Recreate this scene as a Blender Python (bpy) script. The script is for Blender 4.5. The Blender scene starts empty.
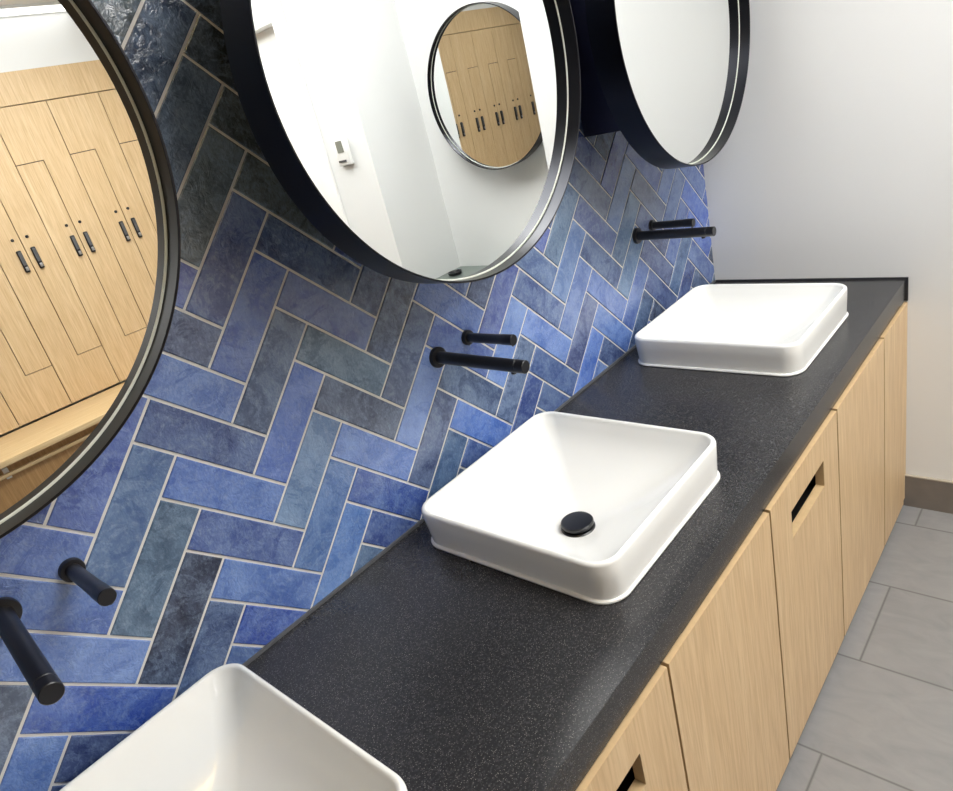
import bpy, bmesh, math, random
from mathutils import Vector, Matrix

C = bpy.context.scene.collection
scene = bpy.context.scene

# ------------------------------------------------------------------ camera
cam_data = bpy.data.cameras.new('camera')
cam = bpy.data.objects.new('camera', cam_data)
C.objects.link(cam)
R = ((0.6346, -0.7371, -0.2323), (-0.4408, -0.0983, -0.8922), (0.6348, 0.6686, -0.3873))   # right, down, forward
right, down, fwd = Vector(R[0]), Vector(R[1]), Vector(R[2])
fwd.normalize(); right = (right - fwd*right.dot(fwd)).normalized(); down = fwd.cross(right)
m = Matrix((right, -down, -fwd)).transposed().to_4x4()
m.translation = Vector((-0.2764, -0.9912, 1.5014))
cam.matrix_world = m
cam_data.sensor_fit = 'HORIZONTAL'
cam_data.sensor_width = 36.0
cam_data.lens = 687.65*36.0/953.0
cam_data.clip_start = 0.02
scene.camera = cam

# ------------------------------------------------------------------ world, light, exposure
world = bpy.data.worlds.new('world'); scene.world = world
world.use_nodes = True
world.node_tree.nodes['Background'].inputs[0].default_value = (0.85, 0.92, 1.0, 1)
world.node_tree.nodes['Background'].inputs[1].default_value = 1.0
scene.view_settings.view_transform = 'Standard'
scene.view_settings.look = 'None'
scene.view_settings.gamma = 1.0
scene.view_settings.exposure = 0.06
scene.view_settings.use_curve_mapping = False
PANEL_POWER = 18.0        # emission of the added, unseen ceiling panels
LINEAR_POWER = 2.6

# ------------------------------------------------------------------ helpers
def srgb(r, g, b):
    f = lambda c: (c/255/12.92) if c/255 <= 0.04045 else ((c/255+0.055)/1.055)**2.4
    return (f(r), f(g), f(b), 1.0)

def box(bm, x0, x1, y0, y1, z0, z1, bevel=0.0, seg=2):
    vs = [bm.verts.new((x, y, z)) for x in (x0, x1) for y in (y0, y1) for z in (z0, z1)]
    fs = [(0,1,3,2),(4,6,7,5),(0,4,5,1),(2,3,7,6),(0,2,6,4),(1,5,7,3)]
    faces = [bm.faces.new([vs[i] for i in f]) for f in fs]
    if bevel > 0:
        edges = list({e for f in faces for e in f.edges})
        bmesh.ops.bevel(bm, geom=edges, offset=bevel, segments=seg, profile=0.5, affect='EDGES')

def lathe(bm, prof, origin, axis=(0,-1,0), n=32, cap0=True, cap1=True):
    """prof: list of (distance along axis, radius)"""
    ax = Vector(axis).normalized()
    u = ax.orthogonal().normalized(); v = ax.cross(u)
    o = Vector(origin); rings = []
    for t, r in prof:
        rings.append([bm.verts.new(o + ax*t + (u*math.cos(2*math.pi*k/n) + v*math.sin(2*math.pi*k/n))*r) for k in range(n)])
    for a, b in zip(rings, rings[1:]):
        for k in range(n):
            bm.faces.new((a[k], a[(k+1) % n], b[(k+1) % n], b[k]))
    if cap0: bm.faces.new(rings[0][::-1])
    if cap1: bm.faces.new(rings[-1])

def rr_ring(hx, hy, rc, z, n=10):
    """rounded rectangle ring of points"""
    rc = min(rc, hx*0.999, hy*0.999); pts = []
    for cx, cy, a0 in ((hx-rc, hy-rc, 0), (-hx+rc, hy-rc, 90), (-hx+rc, -hy+rc, 180), (hx-rc, -hy+rc, 270)):
        for k in range(n+1):
            a = math.radians(a0 + 90*k/n)
            pts.append((cx + rc*math.cos(a), cy + rc*math.sin(a), z))
    return pts

def loft(bm, rings, closed=False):
    R_ = [[bm.verts.new(p) for p in r] for r in rings]
    n = len(R_[0])
    pairs = list(zip(R_, R_[1:])) + ([(R_[-1], R_[0])] if closed else [])
    for a, b in pairs:
        for k in range(n):
            bm.faces.new((a[k], a[(k+1) % n], b[(k+1) % n], b[k]))
    return R_

def obj(name, bm, mat, parent=None, smooth=False, angle=35, loc=None):
    bmesh.ops.recalc_face_normals(bm, faces=bm.faces[:])
    me = bpy.data.meshes.new(name); bm.to_mesh(me); bm.free()
    if isinstance(mat, (list, tuple)):
        for x in mat: me.materials.append(x)
    else: me.materials.append(mat)
    if smooth:
        me.polygons.foreach_set('use_smooth', [True]*len(me.polygons))
        me.set_sharp_from_angle(angle=math.radians(angle))
    o = bpy.data.objects.new(name, me); C.objects.link(o)
    if parent: o.parent = parent
    if loc: o.location = loc
    return o

def boxobj(name, dims, mat, parent=None, bevel=0.0, seg=2):
    bm = bmesh.new()
    if isinstance(dims[0], (int, float)): dims = [dims]
    for d in dims: box(bm, *d, bevel=bevel, seg=seg)
    return obj(name, bm, mat, parent, smooth=bevel > 0)

def tag(o, label, cat, group=None):
    o['label'] = label; o['category'] = cat
    if group: o['group'] = group
    return o

def thing(name, label, cat, loc=(0,0,0), group=None):
    o = bpy.data.objects.new(name, None); C.objects.link(o); o.location = loc
    o.empty_display_size = 0.05
    return tag(o, label, cat, group)

def struct(name, bm_or_dims, mat, parent=None, bevel=0.0):
    if isinstance(bm_or_dims, bmesh.types.BMesh): o = obj(name, bm_or_dims, mat, parent)
    else: o = boxobj(name, bm_or_dims, mat, parent, bevel)
    if not parent: o['kind'] = 'structure'
    return o

def copy_tree(o, parent=None):
    c = o.copy(); C.objects.link(c)
    if parent: c.parent = parent
    for ch in list(o.children): copy_tree(ch, c)
    return c

def plate_hole(bm, a0, a1, b0, b1, holes, t0, t1, put):
    """slab spanning a,b with rectangular holes and thickness t0..t1; put(a,b,t)->xyz"""
    A = sorted({a0, a1} | {v for h in holes for v in h[:2]}); B = sorted({b0, b1} | {v for h in holes for v in h[2:]})
    V = {}
    def v(i, j, t):
        if (i, j, t) not in V: V[(i, j, t)] = bm.verts.new(put(A[i], B[j], t))
        return V[(i, j, t)]
    def solid(i, j):
        if i < 0 or j < 0 or i >= len(A)-1 or j >= len(B)-1: return False
        ca, cb = (A[i]+A[i+1])/2, (B[j]+B[j+1])/2
        return not any(h[0] < ca < h[1] and h[2] < cb < h[3] for h in holes)
    for i in range(len(A)-1):
        for j in range(len(B)-1):
            if not solid(i, j): continue
            for t in (t0, t1): bm.faces.new((v(i,j,t), v(i+1,j,t), v(i+1,j+1,t), v(i,j+1,t)))
            if not solid(i-1, j): bm.faces.new((v(i,j,t0), v(i,j+1,t0), v(i,j+1,t1), v(i,j,t1)))
            if not solid(i+1, j): bm.faces.new((v(i+1,j,t0), v(i+1,j+1,t0), v(i+1,j+1,t1), v(i+1,j,t1)))
            if not solid(i, j-1): bm.faces.new((v(i,j,t0), v(i+1,j,t0), v(i+1,j,t1), v(i,j,t1)))
            if not solid(i, j+1): bm.faces.new((v(i,j+1,t0), v(i+1,j+1,t0), v(i+1,j+1,t1), v(i,j+1,t1)))

# ------------------------------------------------------------------ materials
class Nodes:
    def __init__(s, name):
        s.mat = bpy.data.materials.new(name); s.mat.use_nodes = True
        s.nt = s.mat.node_tree; s.b = s.nt.nodes['Principled BSDF']
    def n(s, t, **kw):
        x = s.nt.nodes.new(t)
        for k, v in kw.items(): setattr(x, k, v)
        return x
    def l(s, a, b): s.nt.links.new(a, b)
    def ramp(s, fac, stops):
        r = s.n('ShaderNodeValToRGB'); el = r.color_ramp.elements
        while len(el) < len(stops): el.new(0.5)
        for e, (p, c) in zip(el, stops): e.position = p; e.color = c
        s.l(fac, r.inputs[0]); return r.outputs[0]
    def mix(s, fac, a, b, mode='MIX'):
        x = s.n('ShaderNodeMix', data_type='RGBA', blend_type=mode)
        for sock, v in ((x.inputs[0], fac), (x.inputs[6], a), (x.inputs[7], b)):
            if isinstance(v, bpy.types.NodeSocket): s.l(v, sock)
            else: sock.default_value = v
        return x.outputs[2]
    def noise(s, vec, scale, detail=4, rough=0.5, dist=0.0):
        x = s.n('ShaderNodeTexNoise'); x.inputs['Scale'].default_value = scale
        x.inputs['Detail'].default_value = detail; x.inputs['Roughness'].default_value = rough
        x.inputs['Distortion'].default_value = dist
        if vec is not None: s.l(vec, x.inputs['Vector'])
        return x.outputs['Fac']
    def coord(s): return s.n('ShaderNodeTexCoord').outputs['Object']
    def mapping(s, vec, scale=(1,1,1), loc=(0,0,0)):
        x = s.n('ShaderNodeMapping'); x.inputs['Scale'].default_value = scale; x.inputs['Location'].default_value = loc
        s.l(vec, x.inputs['Vector']); return x.outputs[0]
    def bump(s, h, strength=0.2, dist=0.001):
        x = s.n('ShaderNodeBump'); x.inputs['Strength'].default_value = strength; x.inputs['Distance'].default_value = dist
        s.l(h, x.inputs['Height']); s.l(x.outputs[0], s.b.inputs['Normal'])

def plain(name, col, rough=0.5, metal=0.0, spec=0.5, noise=0.0, nscale=8.0, coat=0.0):
    N = Nodes(name)
    N.b.inputs['Roughness'].default_value = rough; N.b.inputs['Metallic'].default_value = metal
    N.b.inputs['Specular IOR Level'].default_value = spec; N.b.inputs['Coat Weight'].default_value = coat
    if noise > 0:
        f = N.noise(N.coord(), nscale, 5)
        dk = tuple(c*(1-noise) for c in col[:3])+(1,); lt = tuple(min(1, c*(1+noise)) for c in col[:3])+(1,)
        N.l(N.ramp(f, [(0.3, dk), (0.7, lt)]), N.b.inputs['Base Color'])
    else: N.b.inputs['Base Color'].default_value = col
    return N.mat

def emit(name, col, power):
    N = Nodes(name)
    N.b.inputs['Base Color'].default_value = (0.8, 0.8, 0.8, 1)
    N.b.inputs['Emission Color'].default_value = col; N.b.inputs['Emission Strength'].default_value = power
    return N.mat

def wood(name, light, mid, dark, along='z', rough=0.45):
    N = Nodes(name); co = N.coord()
    oi = N.n('ShaderNodeObjectInfo'); sc = N.n('ShaderNodeVectorMath', operation='SCALE')
    cx = N.n('ShaderNodeCombineXYZ'); 
    for k in range(3): N.l(oi.outputs['Random'], cx.inputs[k])
    N.l(cx.outputs[0], sc.inputs[0]); sc.inputs['Scale'].default_value = 37.0
    ad = N.n('ShaderNodeVectorMath', operation='ADD'); N.l(co, ad.inputs[0]); N.l(sc.outputs[0], ad.inputs[1])
    s = {'z': (1, 1, 0.045), 'x': (0.045, 1, 1)}[along]
    mp = N.mapping(ad.outputs[0], s)
    fine = N.noise(mp, 170, 4, 0.6, 0.4)
    broad = N.noise(mp, 26, 3, 0.55, 1.2)
    c1 = N.ramp(broad, [(0.3, light), (0.52, mid), (0.72, light)])
    c2 = N.mix(N.ramp(fine, [(0.42, (0,0,0,1)), (0.66, (1,1,1,1))]), c1, dark)
    x = N.mix(0.5, c1, c2)
    N.l(x, N.b.inputs['Base Color']); N.b.inputs['Roughness'].default_value = rough
    N.bump(fine, 0.15, 0.0004)
    return N.mat

M = {}
M['oak'] = wood('light_oak', srgb(222, 196, 156), srgb(211, 182, 140), srgb(178, 146, 104))
M['oak_edge'] = plain('oak_edge', srgb(196, 168, 126), 0.5, noise=0.06, nscale=60)
M['oak_shaded'] = wood('shaded_oak_panel', srgb(196, 158, 108), srgb(180, 140, 92), srgb(150, 112, 70))  # darker copy of the oak, shade under the bench put into its colour
M['oak_bench'] = wood('oak_bench', srgb(218, 194, 152), srgb(208, 180, 136), srgb(186, 154, 108), along='x')
M['white_wall'] = plain('white_paint', srgb(228, 229, 228), 0.75, spec=0.3, noise=0.012, nscale=1.5)
M['ceiling'] = plain('ceiling_paint', srgb(235, 235, 233), 0.9, spec=0.2)
M['ceramic'] = plain('white_ceramic', srgb(241, 242, 239), 0.12, spec=0.5, coat=0.3)
M['black'] = plain('matt_black_metal', srgb(24, 25, 30), 0.33, metal=0.0, spec=0.55)
M['black_gap'] = plain('black_void', srgb(12, 11, 10), 0.9)
M['frame'] = plain('black_mirror_frame', srgb(30, 31, 37), 0.3, metal=0.75, spec=0.5)
M['mirror'] = plain('mirror_silver', (0.93, 0.95, 0.94, 1), 0.0, metal=1.0)
M['bevel'] = plain('mirror_edge_glint', srgb(205, 210, 200), 0.5)  # pale colour paints the light caught by the bevelled edge
M['rim'] = plain('frame_rim_edge', srgb(96, 94, 92), 0.3, metal=0.8)
M['mountbox'] = plain('mirror_mounting_box', srgb(26, 27, 52), 0.35, spec=0.4)
M['grey_trim'] = plain('grey_sealant', srgb(88, 90, 94), 0.5, noise=0.08, nscale=30)
M['baseboard'] = plain('grey_tile_skirting', srgb(122, 115, 108), 0.5, noise=0.1, nscale=14)
M['bb_top'] = plain('skirting_trim', srgb(190, 182, 168), 0.35, metal=0.4)
M['plastic'] = plain('white_plastic', srgb(236, 237, 234), 0.4)
M['lcd'] = plain('grey_screen', srgb(128, 131, 122), 0.3)
M['door'] = plain('white_door_paint', srgb(240, 240, 238), 0.5)
M['steel'] = plain('steel', srgb(170, 172, 174), 0.3, metal=0.9)
M['grip'] = plain('grey_handle_grip', srgb(88, 90, 94), 0.45, metal=0.3)
M['kick_gap_shade'] = plain('kickboard_and_gap_shade', srgb(60, 56, 52), 0.6)  # dark kickboard colour, also painted on bodies as shade in door gaps
M['added_panel_light'] = emit('added_panel_diffuser', (1.0, 0.99, 0.972, 1), PANEL_POWER)
M['warm_light'] = emit('warm_diffuser', (1.0, 0.64, 0.20, 1), 16.0)
M['linear_light'] = emit('linear_light_diffuser', (1.0, 0.99, 0.98, 1), LINEAR_POWER)

def counter_mat():
    N = Nodes('charcoal_speckled_worktop'); co = N.coord()
    base = N.ramp(N.noise(co, 5, 3), [(0.3, srgb(38, 38, 41)), (0.7, srgb(46, 46, 48))])
    v = N.n('ShaderNodeTexVoronoi'); v.inputs['Scale'].default_value = 480; N.l(co, v.inputs['Vector'])
    sp = N.ramp(v.outputs['Distance'], [(0.16, (1,1,1,1)), (0.30, (0,0,0,1))])
    wn = N.n('ShaderNodeSeparateColor'); N.l(v.outputs['Color'], wn.inputs[0])
    gate = N.ramp(wn.outputs[0], [(0.35, (0,0,0,1)), (0.9, (1,1,1,1))])
    f = N.n('ShaderNodeMath', operation='MULTIPLY'); N.l(sp, f.inputs[0]); N.l(gate, f.inputs[1])
    col = N.mix(f.outputs[0], base, srgb(150, 148, 142))
    gr = N.noise(co, 260, 2)
    col = N.mix(N.ramp(gr, [(0.5, (0,0,0,1)), (0.75, (0.55,0.55,0.55,1))]), col, srgb(78, 78, 80))
    N.l(col, N.b.inputs['Base Color'])
    N.b.inputs['Roughness'].default_value = 0.27; N.b.inputs['Specular IOR Level'].default_value = 0.45
    N.bump(N.noise(co, 120, 2), 0.12, 0.0006)
    return N.mat
M['counter'] = counter_mat()

def tile_mat():
    N = Nodes('blue_glazed_tile'); co = N.coord()
    at = N.n('ShaderNodeAttribute', attribute_name='tile_color')
    rnd = N.n('ShaderNodeAttribute', attribute_name='tile_seed')
    sc = N.n('ShaderNodeVectorMath', operation='SCALE'); N.l(rnd.outputs['Color'], sc.inputs[0]); sc.inputs['Scale'].default_value = 19.0
    ad = N.n('ShaderNodeVectorMath', operation='ADD'); N.l(co, ad.inputs[0]); N.l(sc.outputs[0], ad.inputs[1])
    v_ = ad.outputs[0]
    cloud = N.noise(v_, 9, 6, 0.62, 1.0)          # watery pooling of the glaze
    stain = N.noise(v_, 13, 9, 0.66, 1.6)         # crisp edged stains
    fine = N.noise(v_, 95, 4, 0.75, 0.4)
    weave = N.noise(N.mapping(v_, (1, 1, 0.35)), 420, 2, 0.6)
    dark = N.mix(1.0, at.outputs['Color'], (0.42, 0.50, 0.66, 1), 'MULTIPLY')
    light = N.mix(0.36, at.outputs['Color'], srgb(150, 176, 214))
    c = N.mix(N.ramp(cloud, [(0.30, (0,0,0,1)), (0.5, (0.5,0.5,0.5,1)), (0.68, (1,1,1,1))]), dark, light)
    c = N.mix(N.ramp(stain, [(0.535, (0,0,0,1)), (0.555, (0.55,0.55,0.55,1)), (0.66, (0.15,0.15,0.15,1))]), c, light)
    c = N.mix(N.ramp(stain, [(0.415, (0.6,0.6,0.6,1)), (0.44, (0,0,0,1))]), c, dark)
    c = N.mix(N.ramp(fine, [(0.48, (0,0,0,1)), (0.78, (0.5,0.5,0.5,1))]), c, srgb(148, 170, 198))
    c = N.mix(N.ramp(weave, [(0.40, (0.28,0.28,0.28,1)), (0.56, (0,0,0,1))]), c, dark)
    N.l(c, N.b.inputs['Base Color'])
    N.b.inputs['Roughness'].default_value = 0.035
    N.b.inputs['Specular IOR Level'].default_value = 0.9
    w = N.noise(v_, 60, 4, 0.62, 1.4)
    w2 = N.noise(v_, 9, 1, 0.5)
    sm = N.n('ShaderNodeMath', operation='MULTIPLY_ADD'); N.l(w2, sm.inputs[0]); sm.inputs[1].default_value = 3.0; N.l(w, sm.inputs[2])
    N.bump(sm.outputs[0], 1.0, 0.0022)
    return N.mat
M['tile'] = tile_mat()
M['grout'] = plain('pale_grout', srgb(214, 213, 208), 0.85, noise=0.05, nscale=40)

def floor_mat():
    N = Nodes('grey_stone_floor_tile'); co = N.coord()
    sep = N.n('ShaderNodeSeparateXYZ'); N.l(co, sep.inputs[0])
    def mth(op, a, b=None, c=None):
        x = N.n('ShaderNodeMath', operation=op)
        for i, v in enumerate((a, b, c)):
            if v is None: continue
            if isinstance(v, bpy.types.NodeSocket): N.l(v, x.inputs[i])
            else: x.inputs[i].default_value = v
        return x.outputs[0]
    u = mth('DIVIDE', mth('SUBTRACT', sep.outputs[0], 0.846-0.305*20), 0.3050)
    row = mth('FLOOR', u); fu = mth('FRACT', u)
    odd = mth('MODULO', row, 2.0)                       # rows alternate
    v = mth('ADD', mth('DIVIDE', mth('ADD', sep.outputs[1], 0.608+0.61*20), 0.61), mth('MULTIPLY', mth('SUBTRACT', 1.0, odd), 0.5))
    fv = mth('FRACT', v); cell = mth('FLOOR', v)
    du = mth('MULTIPLY', mth('MINIMUM', fu, mth('SUBTRACT', 1.0, fu)), 0.305)
    dv = mth('MULTIPLY', mth('MINIMUM', fv, mth('SUBTRACT', 1.0, fv)), 0.61)
    d = mth('MINIMUM', du, dv)
    joint = N.ramp(d, [(0.0010, (1,1,1,1)), (0.0018, (0,0,0,1))])
    cb = N.n('ShaderNodeCombineXYZ'); N.l(row, cb.inputs[0]); N.l(cell, cb.inputs[1])
    wn = N.n('ShaderNodeTexWhiteNoise', noise_dimensions='3D'); N.l(cb.outputs[0], wn.inputs['Vector'])
    sc = N.n('ShaderNodeVectorMath', operation='SCALE'); N.l(wn.outputs['Color'], sc.inputs[0]); sc.inputs['Scale'].default_value = 11
    ad = N.n('ShaderNodeVectorMath', operation='ADD'); N.l(co, ad.inputs[0]); N.l(sc.outputs[0], ad.inputs[1])
    st = N.noise(N.mapping(ad.outputs[0], (2.2, 1, 1)), 9, 7, 0.62, 0.8)
    base = N.ramp(st, [(0.25, srgb(126, 126, 127)), (0.5, srgb(135, 134, 134)), (0.75, srgb(143, 142, 141))])
    tone = N.ramp(wn.outputs['Value'], [(0, (0.93,0.93,0.93,1)), (1, (1.0,1.0,1.0,1))])
    c = N.mix(1.0, base, tone, 'MULTIPLY')
    c = N.mix(joint, c, srgb(92, 91, 90))
    N.l(c, N.b.inputs['Base Color']); N.b.inputs['Roughness'].default_value = 0.55
    return N.mat
M['floor'] = floor_mat()

# ------------------------------------------------------------------ key dimensions (metres)
ZC, DC, TH = 0.757, 0.5555, 0.060        # worktop height, depth, thickness
XW = 1.869                               # right wall
PITCH = 0.4115
CEIL = 2.50
SEAMS = [0.366 - 3*PITCH, 0.366 - 2*PITCH, 0.366 - PITCH, 0.366, 0.776, 1.186, 1.592, 1.826]

# ------------------------------------------------------------------ structure
struct('floor', (-2.3, 2.6, -4.6, 0.1, -0.05, 0.0), M['floor'])
struct('ceiling', (-2.3, 2.6, -4.6, 0.1, CEIL, CEIL+0.05), M['ceiling'])
struct('wall_left', (-2.36, -2.3, -4.6, 0.1, 0, CEIL), plain('fill_cutting_grey', srgb(110, 114, 120), 0.8))  # unseen wall, its grey put in to cut fill from this side
struct('wall_right', (XW, 2.165, -0.985, 0.1, 0, CEIL), M['white_wall'])
struct('wall_alcove', (2.165, 2.6, -1.85, 0.1, 0, CEIL), M['white_wall'])
PX = 1.797                               # partition wall face
struct('wall_partition', [(PX, 2.6, -2.20, -1.85, 0, CEIL), (PX, 2.6, -3.3, -3.12, 0, CEIL), (PX, 2.6, -3.12, -2.20, 2.04, CEIL), (1.91, 2.6, -3.12, -2.20, 0, 2.04), (2.0, 2.6, -4.6, -3.3, 0, CEIL)], M['white_wall'])
struct('wall_front', [(-2.3, 2.0, -4.6, -4.5, 0, CEIL), (-2.3, 2.0, -4.5, -4.0, 2.223, CEIL)], M['white_wall'])

# tiled wall: herringbone at 45 degrees
TW = 0.0665; TL = 3.005*TW; S2 = math.sqrt(0.5); GAP = 0.0042
PAL = [srgb(*c) for c in ((74, 100, 168), (92, 116, 172), (70, 86, 122), (58, 70, 98), (76, 96, 116), (104, 128, 186), (84, 90, 130), (50, 54, 78), (66, 92, 150), (88, 104, 140))]
TILE_COL = {('V',-7,0):(78,84,72), ('V',-6,0):(58,68,84), ('V',-5,0):(78,92,106), ('V',-4,0):(104,114,110), ('V',-3,0):(87,101,149), ('V',-2,0):(96,119,185), ('V',-1,0):(86,103,132), ('V',0,0):(118,146,216), ('V',1,0):(120,150,185), ('V',2,0):(105,141,196), ('V',3,0):(108,150,216), ('V',4,0):(83,114,147), ('H',-6,0):(59,71,93), ('H',-5,0):(70,78,104), ('H',-3,0):(100,107,172), ('H',-2,0):(70,80,113), ('H',-1,0):(111,139,200), ('H',0,0):(64,85,138), ('H',1,0):(92,126,200), ('H',2,0):(81,103,166), ('H',3,0):(100,135,205), ('H',4,0):(63,96,188), ('H',-6,1):(58,64,62), ('H',-5,1):(56,62,60), ('H',-4,1):(72,76,64), ('H',-3,1):(92,98,84), ('H',-2,1):(63,80,120), ('H',-1,1):(107,121,178), ('H',0,1):(100,123,136), ('H',1,1):(72,78,100), ('H',2,1):(118,150,219), ('H',3,1):(72,101,177), ('H',4,1):(64,89,160), ('V',-3,1):(70,83,138), ('V',-2,1):(61,74,111), ('V',-1,1):(61,67,93), ('V',0,1):(92,103,133), ('V',1,1):(125,153,216), ('V',2,1):(81,92,129), ('V',3,1):(70,103,140), ('V',4,1):(54,71,104), ('H',-1,2):(76,98,160), ('H',0,2):(96,126,201), ('H',1,2):(100,121,188), ('H',2,2):(83,101,132), ('H',3,2):(98,139,221), ('H',4,2):(72,98,160), ('V',-1,2):(63,71,109), ('V',0,2):(94,107,178), ('V',1,2):(136,167,228), ('V',2,2):(96,114,147), ('V',3,2):(70,92,158), ('V',4,2):(65,89,138), ('H',-1,3):(105,116,188), ('H',0,3):(105,130,172), ('H',1,3):(85,107,158), ('H',2,3):(127,159,228), ('H',3,3):(81,107,163), ('H',4,3):(74,98,151), ('V',-1,3):(100,126,151), ('V',0,3):(127,155,201), ('V',1,3):(122,146,203), ('V',2,3):(96,103,149), ('V',3,3):(96,135,221), ('V',4,3):(109,139,201), ('V',-2,3):(92,107,149), ('V',-3,3):(65,78,138), ('H',-2,4):(59,74,138), ('H',-1,4):(109,119,147), ('H',0,4):(100,110,158), ('H',1,4):(83,101,144), ('H',2,4):(118,144,210), ('H',3,4):(103,139,210), ('H',4,4):(63,80,129), ('V',-2,4):(59,78,160), ('V',-1,4):(114,137,180), ('V',0,4):(98,123,151), ('V',1,4):(111,141,174), ('V',2,4):(103,126,189), ('V',3,4):(59,83,120), ('V',4,4):(54,89,194), ('H',-1,5):(100,116,180), ('H',0,5):(96,98,124), ('H',1,5):(94,98,133), ('H',2,5):(87,92,136), ('H',3,5):(67,83,142), ('V',-1,5):(107,128,180), ('V',0,5):(103,123,172), ('V',1,5):(100,121,183), ('V',2,5):(85,114,154), ('V',3,5):(61,78,142), ('H',0,6):(98,121,183), ('H',1,6):(100,130,216), ('H',2,6):(96,126,212), ('H',3,6):(89,112,172), ('V',-1,6):(96,107,169), ('V',0,6):(92,116,194), ('V',1,6):(96,121,196), ('V',-2,-1):(72,76,98), ('V',-1,-1):(81,103,180), ('V',0,-1):(96,126,166), ('V',1,-1):(83,110,129), ('V',2,-1):(59,65,84), ('V',3,-1):(72,94,136), ('V',4,-1):(83,114,172), ('H',0,-1):(103,130,201), ('H',1,-1):(92,123,194), ('H',2,-1):(122,153,219), ('H',3,-1):(70,105,196), ('H',4,-1):(56,71,122), ('V',2,-2):(96,105,122), ('V',3,-2):(111,146,214), ('V',4,-2):(70,92,138), ('H',-1,-1):(81,101,160)}
def tiled_wall():
    bm = bmesh.new(); col = bm.loops.layers.float_color.new('tile_color'); seed = bm.loops.layers.float_color.new('tile_seed')
    rng = random.Random(5)
    for j in range(-9, 13):
        for i in range(-26, 27):
            for kind in 'HV':
                h = rng.random(); pick = PAL[int(rng.random()*len(PAL))]; tilt = [rng.uniform(-0.0006, 0.0006) for _ in range(3)]
                sd = (rng.random(), rng.random(), rng.random(), 1)
                if kind == 'H': a0, b0, la, lb = i*TW+j*TL, -i*TW+j*TL, TL, TW
                else: a0, b0, la, lb = TL+i*TW+j*TL, -i*TW+j*TL, TW, TL
                ca, cb = a0+la/2, b0+lb/2
                x, z = (ca+cb)*S2, (cb-ca)*S2 + 1.182
                if x < -1.35 or x > XW+0.12 or z < 0.6 or z > CEIL+0.12: continue
                c = TILE_COL.get((kind, i, j)); c = srgb(*c) if c else pick
                def P(a, b, y):
                    return ((a+b)*S2, y, (b-a)*S2+1.182)
                g = GAP/2; e = 0.0016
                def rect(ins, yy):
                    out = []
                    for sa, sb in ((0,0),(1,0),(1,1),(0,1)):
                        a = a0+g+ins if sa == 0 else a0+la-g-ins; b = b0+g+ins if sb == 0 else b0+lb-g-ins
                        t = tilt[0]*(sa-0.5) + tilt[1]*(sb-0.5)
                        out.append(bm.verts.new(P(a, b, yy + (t if yy < 0.001 else 0))))
                    return out
                r0 = rect(0, 0.006); r1 = rect(0.0002, 0.0010); r2 = rect(e, 0.0)
                fs = [bm.faces.new(r2)]
                for A, B in ((r0, r1), (r1, r2)):
                    for k in range(4): fs.append(bm.faces.new((A[k], A[(k+1)%4], B[(k+1)%4], B[k])))
                for f in fs:
                    for lp in f.loops: lp[col] = c; lp[seed] = sd
    for co, no in (((XW,0,0),(1,0,0)), ((0,0,ZC-0.12),(0,0,-1)), ((0,0,CEIL),(0,0,1)), ((-1.3,0,0),(-1,0,0))):
        bmesh.ops.bisect_plane(bm, geom=bm.verts[:]+bm.edges[:]+bm.faces[:], plane_co=co, plane_no=no, clear_outer=True)
    nt = len(bm.faces)
    vs = [bm.verts.new(p) for p in ((-2.3,0.0022,0),(XW,0.0022,0),(XW,0.0022,CEIL),(-2.3,0.0022,CEIL))]
    f = bm.faces.new(vs); f.material_index = 1
    vs = [bm.verts.new(p) for p in ((-2.3,0.1,0),(XW,0.1,0),(XW,0.1,CEIL),(-2.3,0.1,CEIL))]
    f = bm.faces.new(vs); f.material_index = 1
    me = bpy.data.meshes.new('wall_back'); bm.normal_update()
    for f in bm.faces:
        if f.material_index == 0 and abs(f.normal.y) > 0.5 and f.normal.y > 0: f.normal_flip()
    bm.to_mesh(me); bm.free(); me.materials.append(M['tile']); me.materials.append(M['grout'])
    o = bpy.data.objects.new('wall_back', me); C.objects.link(o); o['kind'] = 'structure'
tiled_wall()

# skirting on the right wall
bb = struct('baseboard_right', (XW-0.010, XW, -0.985, -0.50, 0, 0.112), M['baseboard'])
boxobj('top_trim', (XW-0.011, XW, -0.985, -0.50, 0.112, 0.1155), M['bb_top'], bb)
struct('baseboard_partition', [(PX-0.010, PX, -2.14, -1.85, 0, 0.112), (PX-0.010, PX, -3.3, -3.21, 0, 0.112)], M['baseboard'])
struct('baseboard_left', (-2.3, -2.29, -4.5, 0.0, 0, 0.112), M['baseboard'])

# door in the partition wall
d = struct('door_1', (PX+0.05, PX+0.09, -3.08, -2.24, 0.01, 2.0), M['door'])
boxobj('door_frame', [(PX-0.012, PX+0.11, -2.24, -2.15, 0, 2.09), (PX-0.012, PX+0.11, -3.17, -3.08, 0, 2.09), (PX-0.012, PX+0.11, -3.08, -2.24, 2.0, 2.09)], M['door'], d, bevel=0.004)
bm = bmesh.new(); lathe(bm, [(0, 0.012), (0.05, 0.011)], (PX+0.05, -3.01, 1.0), (-1,0,0)); lathe(bm, [(0, 0.010), (0.12, 0.010)], (PX, -3.01, 1.0), (0,1,0)); lathe(bm, [(0, 0.026), (0.008, 0.026)], (PX+0.05, -3.01, 1.0), (-1,0,0))
obj('door_handle', bm, M['steel'], d, smooth=True)

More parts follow.
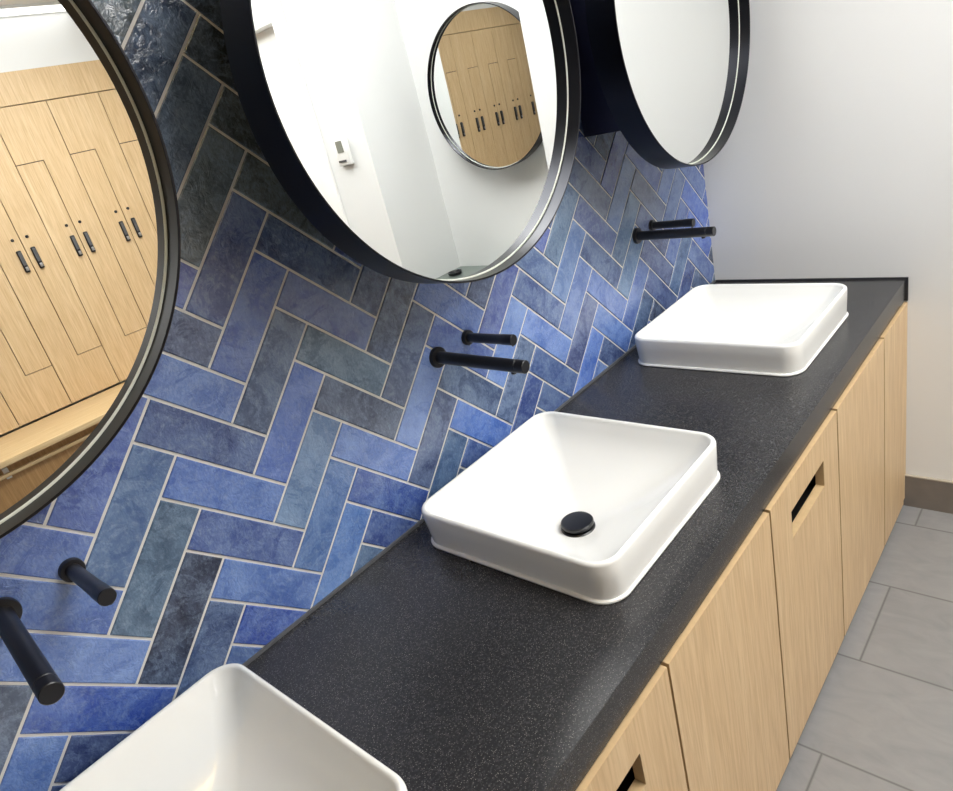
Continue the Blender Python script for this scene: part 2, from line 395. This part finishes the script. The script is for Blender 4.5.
# ceiling lamps
def ceiling_panel(x0, x1, y0, y1, label, nm='added_light_panel', mat='added_panel_light', cat='ceiling light', group=None):
    t = thing(nm, label, cat, ((x0+x1)/2, (y0+y1)/2, CEIL), group)
    bm = bmesh.new()
    cx, cy = (x0+x1)/2, (y0+y1)/2
    plate_hole(bm, x0-0.02-cx, x1+0.02-cx, y0-0.02-cy, y1+0.02-cy, [(x0-cx, x1-cx, y0-cy, y1-cy)], -0.014, -0.001, lambda a, b, t_: (a, b, t_))
    obj('light_frame', bm, M['plastic'], t)
    bm = bmesh.new(); box(bm, x0-cx, x1-cx, y0-cy, y1-cy, -0.010, -0.002)
    obj('diffuser', bm, M[mat], t)
LG = 'added ceiling light panels'  # unseen panels, guessed and placed for the light they give
ceiling_panel(0.48, 1.68, -1.50, -0.90, 'added, unseen light panel over the aisle facing the middle basin', group=LG)
ceiling_panel(0.45, 1.65, -3.1, -2.5, 'added, unseen light panel in front of the oak lockers', group=LG)
ceiling_panel(-1.4, -0.8, -3.3, -3.0, 'added light panel brightening the left half of the oak lockers', group=LG)  # added to brighten the lockers in the double reflection
ceiling_panel(-0.9, 0.15, -0.50, -0.44, 'slim warm light on the ceiling in front of the blue tiled wall', 'wall_wash_light', 'warm_light')
ceiling_panel(0.2, 1.72, -3.99, -3.83, 'long thin white ceiling light running above the oak lockers', 'linear_ceiling_light', 'linear_light')

# ------------------------------------------------------------------ worktop and cabinets
BX = [-0.236, 0.583, 1.4085]; BY = -0.270
DF = -0.5636      # door front plane
SL = 0.0045       # the worktop rises very slightly towards the wall
rise = lambda x: SL*max(0.0, x-0.45)
bm = bmesh.new()
plate_hole(bm, SEAMS[0], XW-0.008, -DC, -0.004, [(x-0.155, x+0.155, BY-0.155, BY+0.155) for x in BX], ZC-TH, ZC, lambda a, b, t: (a, b, t+rise(a)))
es = [e for e in bm.edges if all(abs(v.co.y+DC) < 1e-5 for v in e.verts) and abs(e.verts[0].co.z-e.verts[1].co.z) < 1e-6]
bmesh.ops.bevel(bm, geom=es, offset=0.0012, segments=2, affect='EDGES')
tag(obj('worktop', bm, M['counter']), 'long charcoal speckled worktop carrying the three white basins', 'worktop')
tag(boxobj('worktop_end_strip', (XW-0.008, XW-0.001, -DC-0.006, -0.004, ZC-TH+0.002, ZC+0.0115), M['black'], bevel=0.001), 'thin black strip where the charcoal worktop meets the white wall', 'edge strip')
bm = bmesh.new()
plate_hole(bm, SEAMS[0], XW-0.009, -0.0045, -0.0008, [(0.45, 0.45, 0, 0)], ZC+0.0002, ZC+0.006, lambda a, b, t: (a, b, t+rise(a)))
tag(obj('sealant_strip', bm, M['grey_trim']), 'thin grey sealant line between blue tiles and charcoal worktop', 'sealant strip')


def cabinet(x0, x1, slot, label, name='vanity_cabinet', group='oak vanity cabinets under the worktop'):
    cx = (x0+x1)/2; t = thing(name, label, 'cabinet', (cx, DF, 0), group)
    w0, w1 = x0-cx, x1-cx
    zt, zb = ZC-TH-0.0005+rise(x0), 0.030
    Y = -DF
    bm = bmesh.new()
    for d_ in ((w0+0.001, w0+0.016, 0.019, Y-0.02, 0.09, zt), (w1-0.016, w1-0.001, 0.019, Y-0.02, 0.09, zt), (w0+0.016, w1-0.016, 0.019, Y-0.02, 0.09, 0.105), (w0+0.016, w1-0.016, Y-0.026, Y-0.02, 0.105, zt)): box(bm, *d_)
    obj('body', bm, M['kick_gap_shade'], t)  # body darkened so its colour gives the shade between doors
    boxobj('kickboard', (w0+0.001, w1-0.001, 0.05, 0.066, 0, 0.0895), M['kick_gap_shade'], t)
    g = 0.0031
    bm = bmesh.new()
    if slot:
        sz0, sz1 = 1.182-0.622, 1.182-0.557
        plate_hole(bm, w0+g, w1-g, zb, zt-0.003, [(-0.101, 0.101, sz0, sz1)], 0.0, 0.018, lambda a, b, t_: (a, t_, b))
    else:
        box(bm, w0+g, w1-g, 0.0, 0.018, zb, zt-0.003)
    dr = obj('door', bm, [M['oak'], M['oak_edge']], t)
    for f_ in dr.data.polygons:
        if abs(f_.normal.z) > 0.5 or abs(f_.normal.x) > 0.5: f_.material_index = 1
    if slot:
        bm = bmesh.new()
        plate_hole(bm, -0.13, 0.13, sz0-0.03, sz1+0.03, [(-0.120, 0.120, sz0-0.02, sz1+0.02)], 0.0181, 0.052, lambda a, b, t_: (a, t_, b))
        box(bm, -0.13, 0.13, 0.0521, 0.056, sz0-0.03, sz1+0.03)
        h = obj('recessed_handle', bm, M['black_gap'], dr); h['label'] = 'black recess behind the cut-out handle slot'
    return t
cabinet(SEAMS[0], SEAMS[1], True, 'oak cabinet at the left end of the row, outside the frame')
cabinet(SEAMS[1], SEAMS[2], False, 'oak cabinet with plain door below the nearest basin')
cabinet(SEAMS[2], SEAMS[3], True, 'oak cabinet with slot handle at the bottom edge of the photo, nearest of the row')
cabinet(SEAMS[3], SEAMS[4], False, 'oak cabinet with plain door below the middle basin, between the two slotted doors')
cabinet(SEAMS[4], SEAMS[5], True, 'oak cabinet with black slot handle, seen whole between two plain doors')
cabinet(SEAMS[5], SEAMS[6], False, 'oak cabinet with plain door below the far basin')
cabinet(SEAMS[6], SEAMS[7], False, 'narrow oak cabinet at the far end, next to the white wall')
tag(boxobj('filler_panel', (SEAMS[7]+0.001, XW-0.001, DF+0.004, DF+0.02, 0.03, ZC-TH-0.004), M['oak']), 'very thin oak filler strip closing the gap to the white wall', 'filler panel')
# unused first two cabinets lie outside the frame but hold up the worktop

# ------------------------------------------------------------------ basins
def make_basin():
    t = thing('basin', '', 'basin', (0, 0, 0))
    hx, hy = 0.2105, 0.2115
    H = 0.079
    rings = []
    rings.append(rr_ring(hx-0.03, hy-0.03, 0.03, 0.0004))
    rings.append(rr_ring(hx-0.0010, hy+0.0015, 0.045, 0.0004))
    rings.append(rr_ring(hx+0.0005, hy+0.0030, 0.0465, 0.0014))
    rings.append(rr_ring(hx+0.0005, hy+0.0030, 0.0465, 0.0042))
    rings.append(rr_ring(hx-0.0010, hy+0.0015, 0.0450, 0.0056))
    rings.append(rr_ring(hx-0.0052, hy-0.0008, 0.042, 0.0062))
    rings.append(rr_ring(hx-0.0055, hy-0.0009, 0.041, 0.0080))
    rings.append(rr_ring(hx-0.0015, hy, 0.041, 0.044))
    rings.append(rr_ring(hx+0.0005, hy+0.0005, 0.041, H-0.007))
    for k in range(1, 6):
        a = math.pi*k/5
        rings.append(rr_ring(hx+0.0005-0.0055*(1-math.cos(a))/1, hy+0.0005-0.0055*(1-math.cos(a)), 0.041-0.0055*(1-math.cos(a))*0.6, H-0.007+0.007*math.sin(a)))
    # inner bowl: four soft facets falling to the waste
    ix, iy = hx-0.0105, hy-0.0105
    for s, dz in ((0.985, 0.012), (0.955, 0.026), (0.91, 0.041), (0.85, 0.055), (0.76, 0.070), (0.64, 0.086), (0.50, 0.101), (0.36, 0.113), (0.24, 0.121), (0.155, 0.1255), (0.11, 0.127)):
        rc = 0.036*s + 0.018*(1-s)
        if s < 0.3: rc = max(rc, ix*s*(1.0-(s-0.11)/0.6))
        rings.append(rr_ring(ix*s, iy*s, rc, H-dz))
    rings.append(rr_ring(ix*0.11, iy*0.11, ix*0.11, H-0.135))
    # underside
    for s, dz in ((0.16, 0.137), (0.36, 0.123), (0.50, 0.111), (0.62, 0.098)):
        rings.append(rr_ring(ix*s, iy*s, 0.03, H-dz))
    bm = bmesh.new(); loft(bm, rings, closed=True)
    obj('bowl', bm, M['ceramic'], t, smooth=True, angle=60)
    # waste: collar, neck and domed cap
    zb = H-0.127
    bm = bmesh.new()
    lathe(bm, [(0, 0.0215), (0.0, 0.0335), (0.003, 0.0335), (0.005, 0.031), (0.005, 0.020), (0.011, 0.020)], (0,0,zb-0.0006), (0,0,1), 40)
    w = obj('waste_collar', bm, M['black'], t, smooth=True)
    bm = bmesh.new()
    lathe(bm, [(0.008, 0.025), (0.009, 0.0305), (0.0105, 0.0318), (0.0155, 0.0318), (0.0175, 0.030), (0.0185, 0.022), (0.019, 0.008)], (0,0,zb), (0,0,1), 40)
    obj('waste_cap', bm, M['black'], t, smooth=True)
    return t
proto = make_basin()
LB = ['white square ceramic basin nearest the camera, cut off by the bottom edge', 'white square ceramic basin in the middle, black waste showing', 'white square ceramic basin farthest away, beside the white wall']
for k, x in enumerate(BX):
    b = proto if k == 0 else copy_tree(proto)
    b.location = (x, BY, ZC+rise(x)); b.rotation_euler = (0, -SL if x > 0.7 else 0, 0); tag(b, LB[k], 'basin', 'square white vessel basins')

# ------------------------------------------------------------------ taps
def make_tap():
    t = thing('wall_tap', '', 'tap', (0,0,0))
    bm = bmesh.new(); lathe(bm, [(0, 0.0215), (0.006, 0.0215), (0.008, 0.0205), (0.008, 0.0125)], (0,0,0), n=40)
    obj('spout_flange', bm, M['black'], t, smooth=True)
    bm = bmesh.new(); lathe(bm, [(0.004, 0.0125), (0.2015, 0.0125), (0.2020, 0.0120), (0.2035, 0.0120), (0.2040, 0.0125), (0.2215, 0.0125), (0.2225, 0.0115)], (0,0,0), n=40)
    s = obj('spout', bm, M['black'], t, smooth=True)
    bm = bmesh.new(); lathe(bm, [(0.008, 0.0055), (0.0155, 0.0055), (0.0165, 0.0045)], (0,-0.192,0), (0,0,-1), 20)
    obj('aerator', bm, M['black'], s, smooth=True)
    hx = 0.092
    bm = bmesh.new(); lathe(bm, [(0, 0.0160), (0.007, 0.0160), (0.0085, 0.0150), (0.0085, 0.0105)], (hx,0,0.0015), n=36)
    obj('handle_flange', bm, M['black'], t, smooth=True)
    bm = bmesh.new(); lathe(bm, [(0.004, 0.0100), (0.030, 0.0100), (0.098, 0.0105), (0.099, 0.0110), (0.127, 0.0112), (0.128, 0.0104)], (hx,0,0.0015), n=36)
    h = obj('handle', bm, M['black'], t, smooth=True)
    bm = bmesh.new(); lathe(bm, [(0.009, 0.003), (0.0135, 0.003)], (hx,-0.121,0.0015), (0.15,0,-1), 12)
    obj('handle_pin', bm, M['black'], h, smooth=True)
    return t
tap = make_tap()
LT = ['matt black wall spout and round handle at the lower left, over the nearest basin', 'matt black wall spout and handle over the middle basin', 'matt black wall spout and handle over the far basin']
for k, (x, z, hx_, yaw, pitch) in enumerate(((-0.2275, -0.1215, 0.0885, -0.055, 0.036), (0.5855, -0.1290, 0.0940, 0.022, 0.032), (1.4095, -0.1272, 0.0885, 0.010, 0.006))):
    b = tap if k == 0 else copy_tree(tap)
    b.location = (x, 0.0, 1.182+z); tag(b, LT[k], 'tap', 'wall-mounted basin taps')
    for ch in b.children:
        if ch.name.startswith('spout') and 'flange' not in ch.name: ch.rotation_euler = (pitch, 0, yaw)
        if ch.name.startswith('handle'): ch.location = (hx_-0.092, 0, 0.002)

# ------------------------------------------------------------------ round mirrors
MX = [0.5848-0.8225, 0.5848, 0.5848+0.8225]; MZ = 1.565; MR = 0.3385
def make_mirror(r, depth, stand, recess, boxed):
    """origin at wall behind the mirror's centre, facing -y"""
    t = thing('round_mirror', '', 'mirror', (0,0,0)); n = 160
    def prof(pts, name, mat, parent):
        bm = bmesh.new(); rings = []
        for rr, y in pts: rings.append([(rr*math.cos(2*math.pi*k/n), y, rr*math.sin(2*math.pi*k/n)) for k in range(n)])
        loft(bm, rings, closed=True)
        return obj(name, bm, mat, parent, smooth=True, angle=30)
    yf, yb = -(stand+depth), -stand
    fr = prof([(r, yb), (r, yf+0.0006), (r-0.0006, yf), (r-0.0026, yf), (r-0.0032, yf+0.0006), (r-0.0032, yf+recess+0.006), (r-0.012, yf+recess+0.006), (r-0.012, yb)], 'frame', M['frame'], t)
    yg = yf+recess
    bm = bmesh.new()
    rg = r-0.0034-0.0032
    ring = [bm.verts.new((rg*math.cos(2*math.pi*k/n), yg, rg*math.sin(2*math.pi*k/n))) for k in range(n)]
    ring2 = [bm.verts.new((rg*math.cos(2*math.pi*k/n), yg+0.005, rg*math.sin(2*math.pi*k/n))) for k in range(n)]
    bm.faces.new(ring); bm.faces.new(ring2[::-1])
    for k in range(n): bm.faces.new((ring[k], ring[(k+1)%n], ring2[(k+1)%n], ring2[k]))
    gl = obj('mirror_glass', bm, M['mirror'], t)
    prof([(rg+0.0001, yg+0.004), (rg+0.0001, yg-0.0004), (rg+0.0012, yg-0.0012), (rg+0.0030, yg-0.0012), (rg+0.0030, yg+0.004)], 'bevelled_edge', M['bevel'], gl)
    bm = bmesh.new(); lathe(bm, [(0, r-0.013), (0.004, r-0.013)], (0, yb, 0), n=96)
    obj('back_panel', bm, M['mountbox'], t)
    if boxed:
        boxobj('mounting_box', (-0.1745, 0.1745, yb+0.0002, -0.0008, -0.213, 0.213), M['mountbox'], t, bevel=0.002)
    return t
mir = make_mirror(MR, 0.0650, 0.1590, 0.027, True)
LM = ['round black-framed mirror cut off at the left edge, reflecting oak lockers', 'large round black-framed mirror at top centre, reflecting white walls and a second mirror', 'round black-framed mirror nearest the white wall, reflecting only pale wall']
for k, x in enumerate(MX):
    b = mir if k == 0 else copy_tree(mir)
    b.location = (x, 0.0, MZ); tag(b, LM[k], 'mirror', 'round mirrors over the basins')
am = make_mirror(0.313, 0.050, 0.050, 0.02, False)
am.name = 'round_mirror'; am.location = (2.165, -1.373, MZ-0.048); am.rotation_euler = (0, 0, -math.pi/2)
tag(am, 'small round mirror seen only as a reflection in the middle mirror, hung in an alcove', 'mirror')

# ------------------------------------------------------------------ alcove worktop seen in the middle mirror
bm = bmesh.new(); box(bm, 1.82, 2.164, -1.849, -0.986, ZC-0.05, ZC, bevel=0.001)
tag(obj('alcove_worktop', bm, plain('grey_green_worktop', srgb(112, 122, 116), 0.35, noise=0.05, nscale=40)), 'grey worktop under the reflected mirror, in the alcove corner', 'worktop')
t = thing('alcove_drain', 'small dark round dish on the reflected alcove worktop', 'drain', (2.03, -1.76, ZC+0.0005))  # stands for a dark basin drain, modelled as a shallow round cup
bm = bmesh.new(); lathe(bm, [(0, 0.025), (0.004, 0.032), (0.016, 0.036), (0.016, 0.033), (0.006, 0.028)], (0,0,0), (0,0,1), 28)
obj('drain_body', bm, M['black'], t, smooth=True)

# ------------------------------------------------------------------ thermostat
t = thing('thermostat', 'small white thermostat with grey screen on the reflected wall', 'thermostat', (PX, -2.018, 1.182+0.241))
boxobj('casing', (-0.022, -0.0005, -0.045, 0.045, -0.06, 0.06), M['plastic'], t, bevel=0.004)
boxobj('screen', (-0.0235, -0.0205, -0.022, 0.022, -0.004, 0.046), M['lcd'], t)
boxobj('slider', (-0.026, -0.0205, -0.030, 0.022, -0.045, -0.036), M['grip'], t)

# ------------------------------------------------------------------ lockers
LF = -4.0; LP = 0.3005; LX0 = 0.4940
zt, zb = 1.182+0.873, 1.182-0.772
def make_locker():
    t = thing('locker', '', 'locker', (0,0,0))
    g = 0.0024; w = LP; m_ = w/2
    boxobj('body', (0.0005, w-0.0005, -0.45, -0.0185, zb, zt), M['kick_gap_shade'], t)  # dark body colour stands in for shade in the door gaps
    z1, z2 = 1.182+0.573, 1.182-0.515
    def lshape(pts, nm):
        bm = bmesh.new()
        a = [bm.verts.new((x, 0.0, z)) for x, z in pts]; b = [bm.verts.new((x, -0.018, z)) for x, z in pts]
        bm.faces.new(a); bm.faces.new(b[::-1])
        for k in range(len(a)): bm.faces.new((a[k], a[(k+1)%len(a)], b[(k+1)%len(a)], b[k]))
        return obj(nm, bm, M['oak'], t)
    up = lshape([(g, zt-g), (w-g, zt-g), (w-g, z2+g), (m_+g, z2+g), (m_+g, z1+g), (g, z1+g)], 'door')
    lo = lshape([(g, z1-g), (m_-g, z1-g), (m_-g, z2-g), (w-g, z2-g), (w-g, zb+g), (g, zb+g)], 'door')
    for dr, x in ((up, m_+0.039), (lo, m_-0.039)):
        zh = 1.182+0.085
        bm = bmesh.new(); box(bm, x-0.013, x+0.013, 0.0002, 0.016, zh-0.066, zh+0.060, bevel=0.006, seg=3)
        h = obj('handle', bm, M['black'], dr, smooth=True)
        boxobj('grip_inlay', (x-0.0085, x+0.0085, 0.0162, 0.0185, zh-0.024, zh+0.052), M['grip'], h)
        boxobj('latch_tip', (x-0.0075, x+0.0075, 0.0162, 0.020, zh-0.056, zh-0.034), M['steel'], h, bevel=0.002)
        bm = bmesh.new(); lathe(bm, [(0, 0.0085), (0.006, 0.0085), (0.008, 0.006)], (x, 0.0002, 1.182+0.205), (0,1,0), 20)
        obj('lock', bm, M['black'], dr, smooth=True)
    return t
lk = make_locker()
first = True
for k in range(-9, 5):
    x = LX0 + k*LP
    if x < -2.25 or x+LP > 2.0: continue
    b = lk if first else copy_tree(lk); first = False
    b.location = (x, LF, 0)
    n_ = 4-k
    ords = ['nearest the partition wall', 'second', 'third', 'fourth', 'fifth', 'sixth', 'seventh', 'eighth', 'ninth', 'tenth', 'eleventh', 'twelfth', 'thirteenth', 'fourteenth']
    lab = 'oak locker with interlocking L-shaped doors, ' + ('at the right-hand end of the row' if n_ == 1 else ords[n_-1] + ' from the right-hand end of the row')
    tag(b, lab, 'locker', 'oak lockers reflected in the mirrors')
tag(boxobj('locker_fascia', (LX0-9*LP, 1.9985, LF-0.45, LF+0.0, zt+0.003, 2.2225), M['oak']), 'oak fascia board running above the lockers', 'fascia')
bt = thing('locker_bench', 'long oak bench in front of the lockers', 'bench', (0.0, LF, 0))
boxobj('seat', (LX0-9*LP, PX-0.012, 0.006, 0.50, zb-0.040, zb-0.008), M['oak_bench'], bt, bevel=0.003)
boxobj('base_panel', (LX0-9*LP, PX-0.012, -0.02, 0.40, 0.0, zb-0.0405), M['oak_shaded'], bt)
rl = boxobj('shoe_rail', (LX0-9*LP, PX-0.012, 0.425, 0.445, 0.300, 0.320), M['oak_bench'], bt, bevel=0.003)
for x in (-1.4, -0.6, 0.27, 1.1): boxobj('bracket', (x-0.012, x+0.012, 0.4005, 0.4245, 0.285, 0.345), M['plastic'], rl)
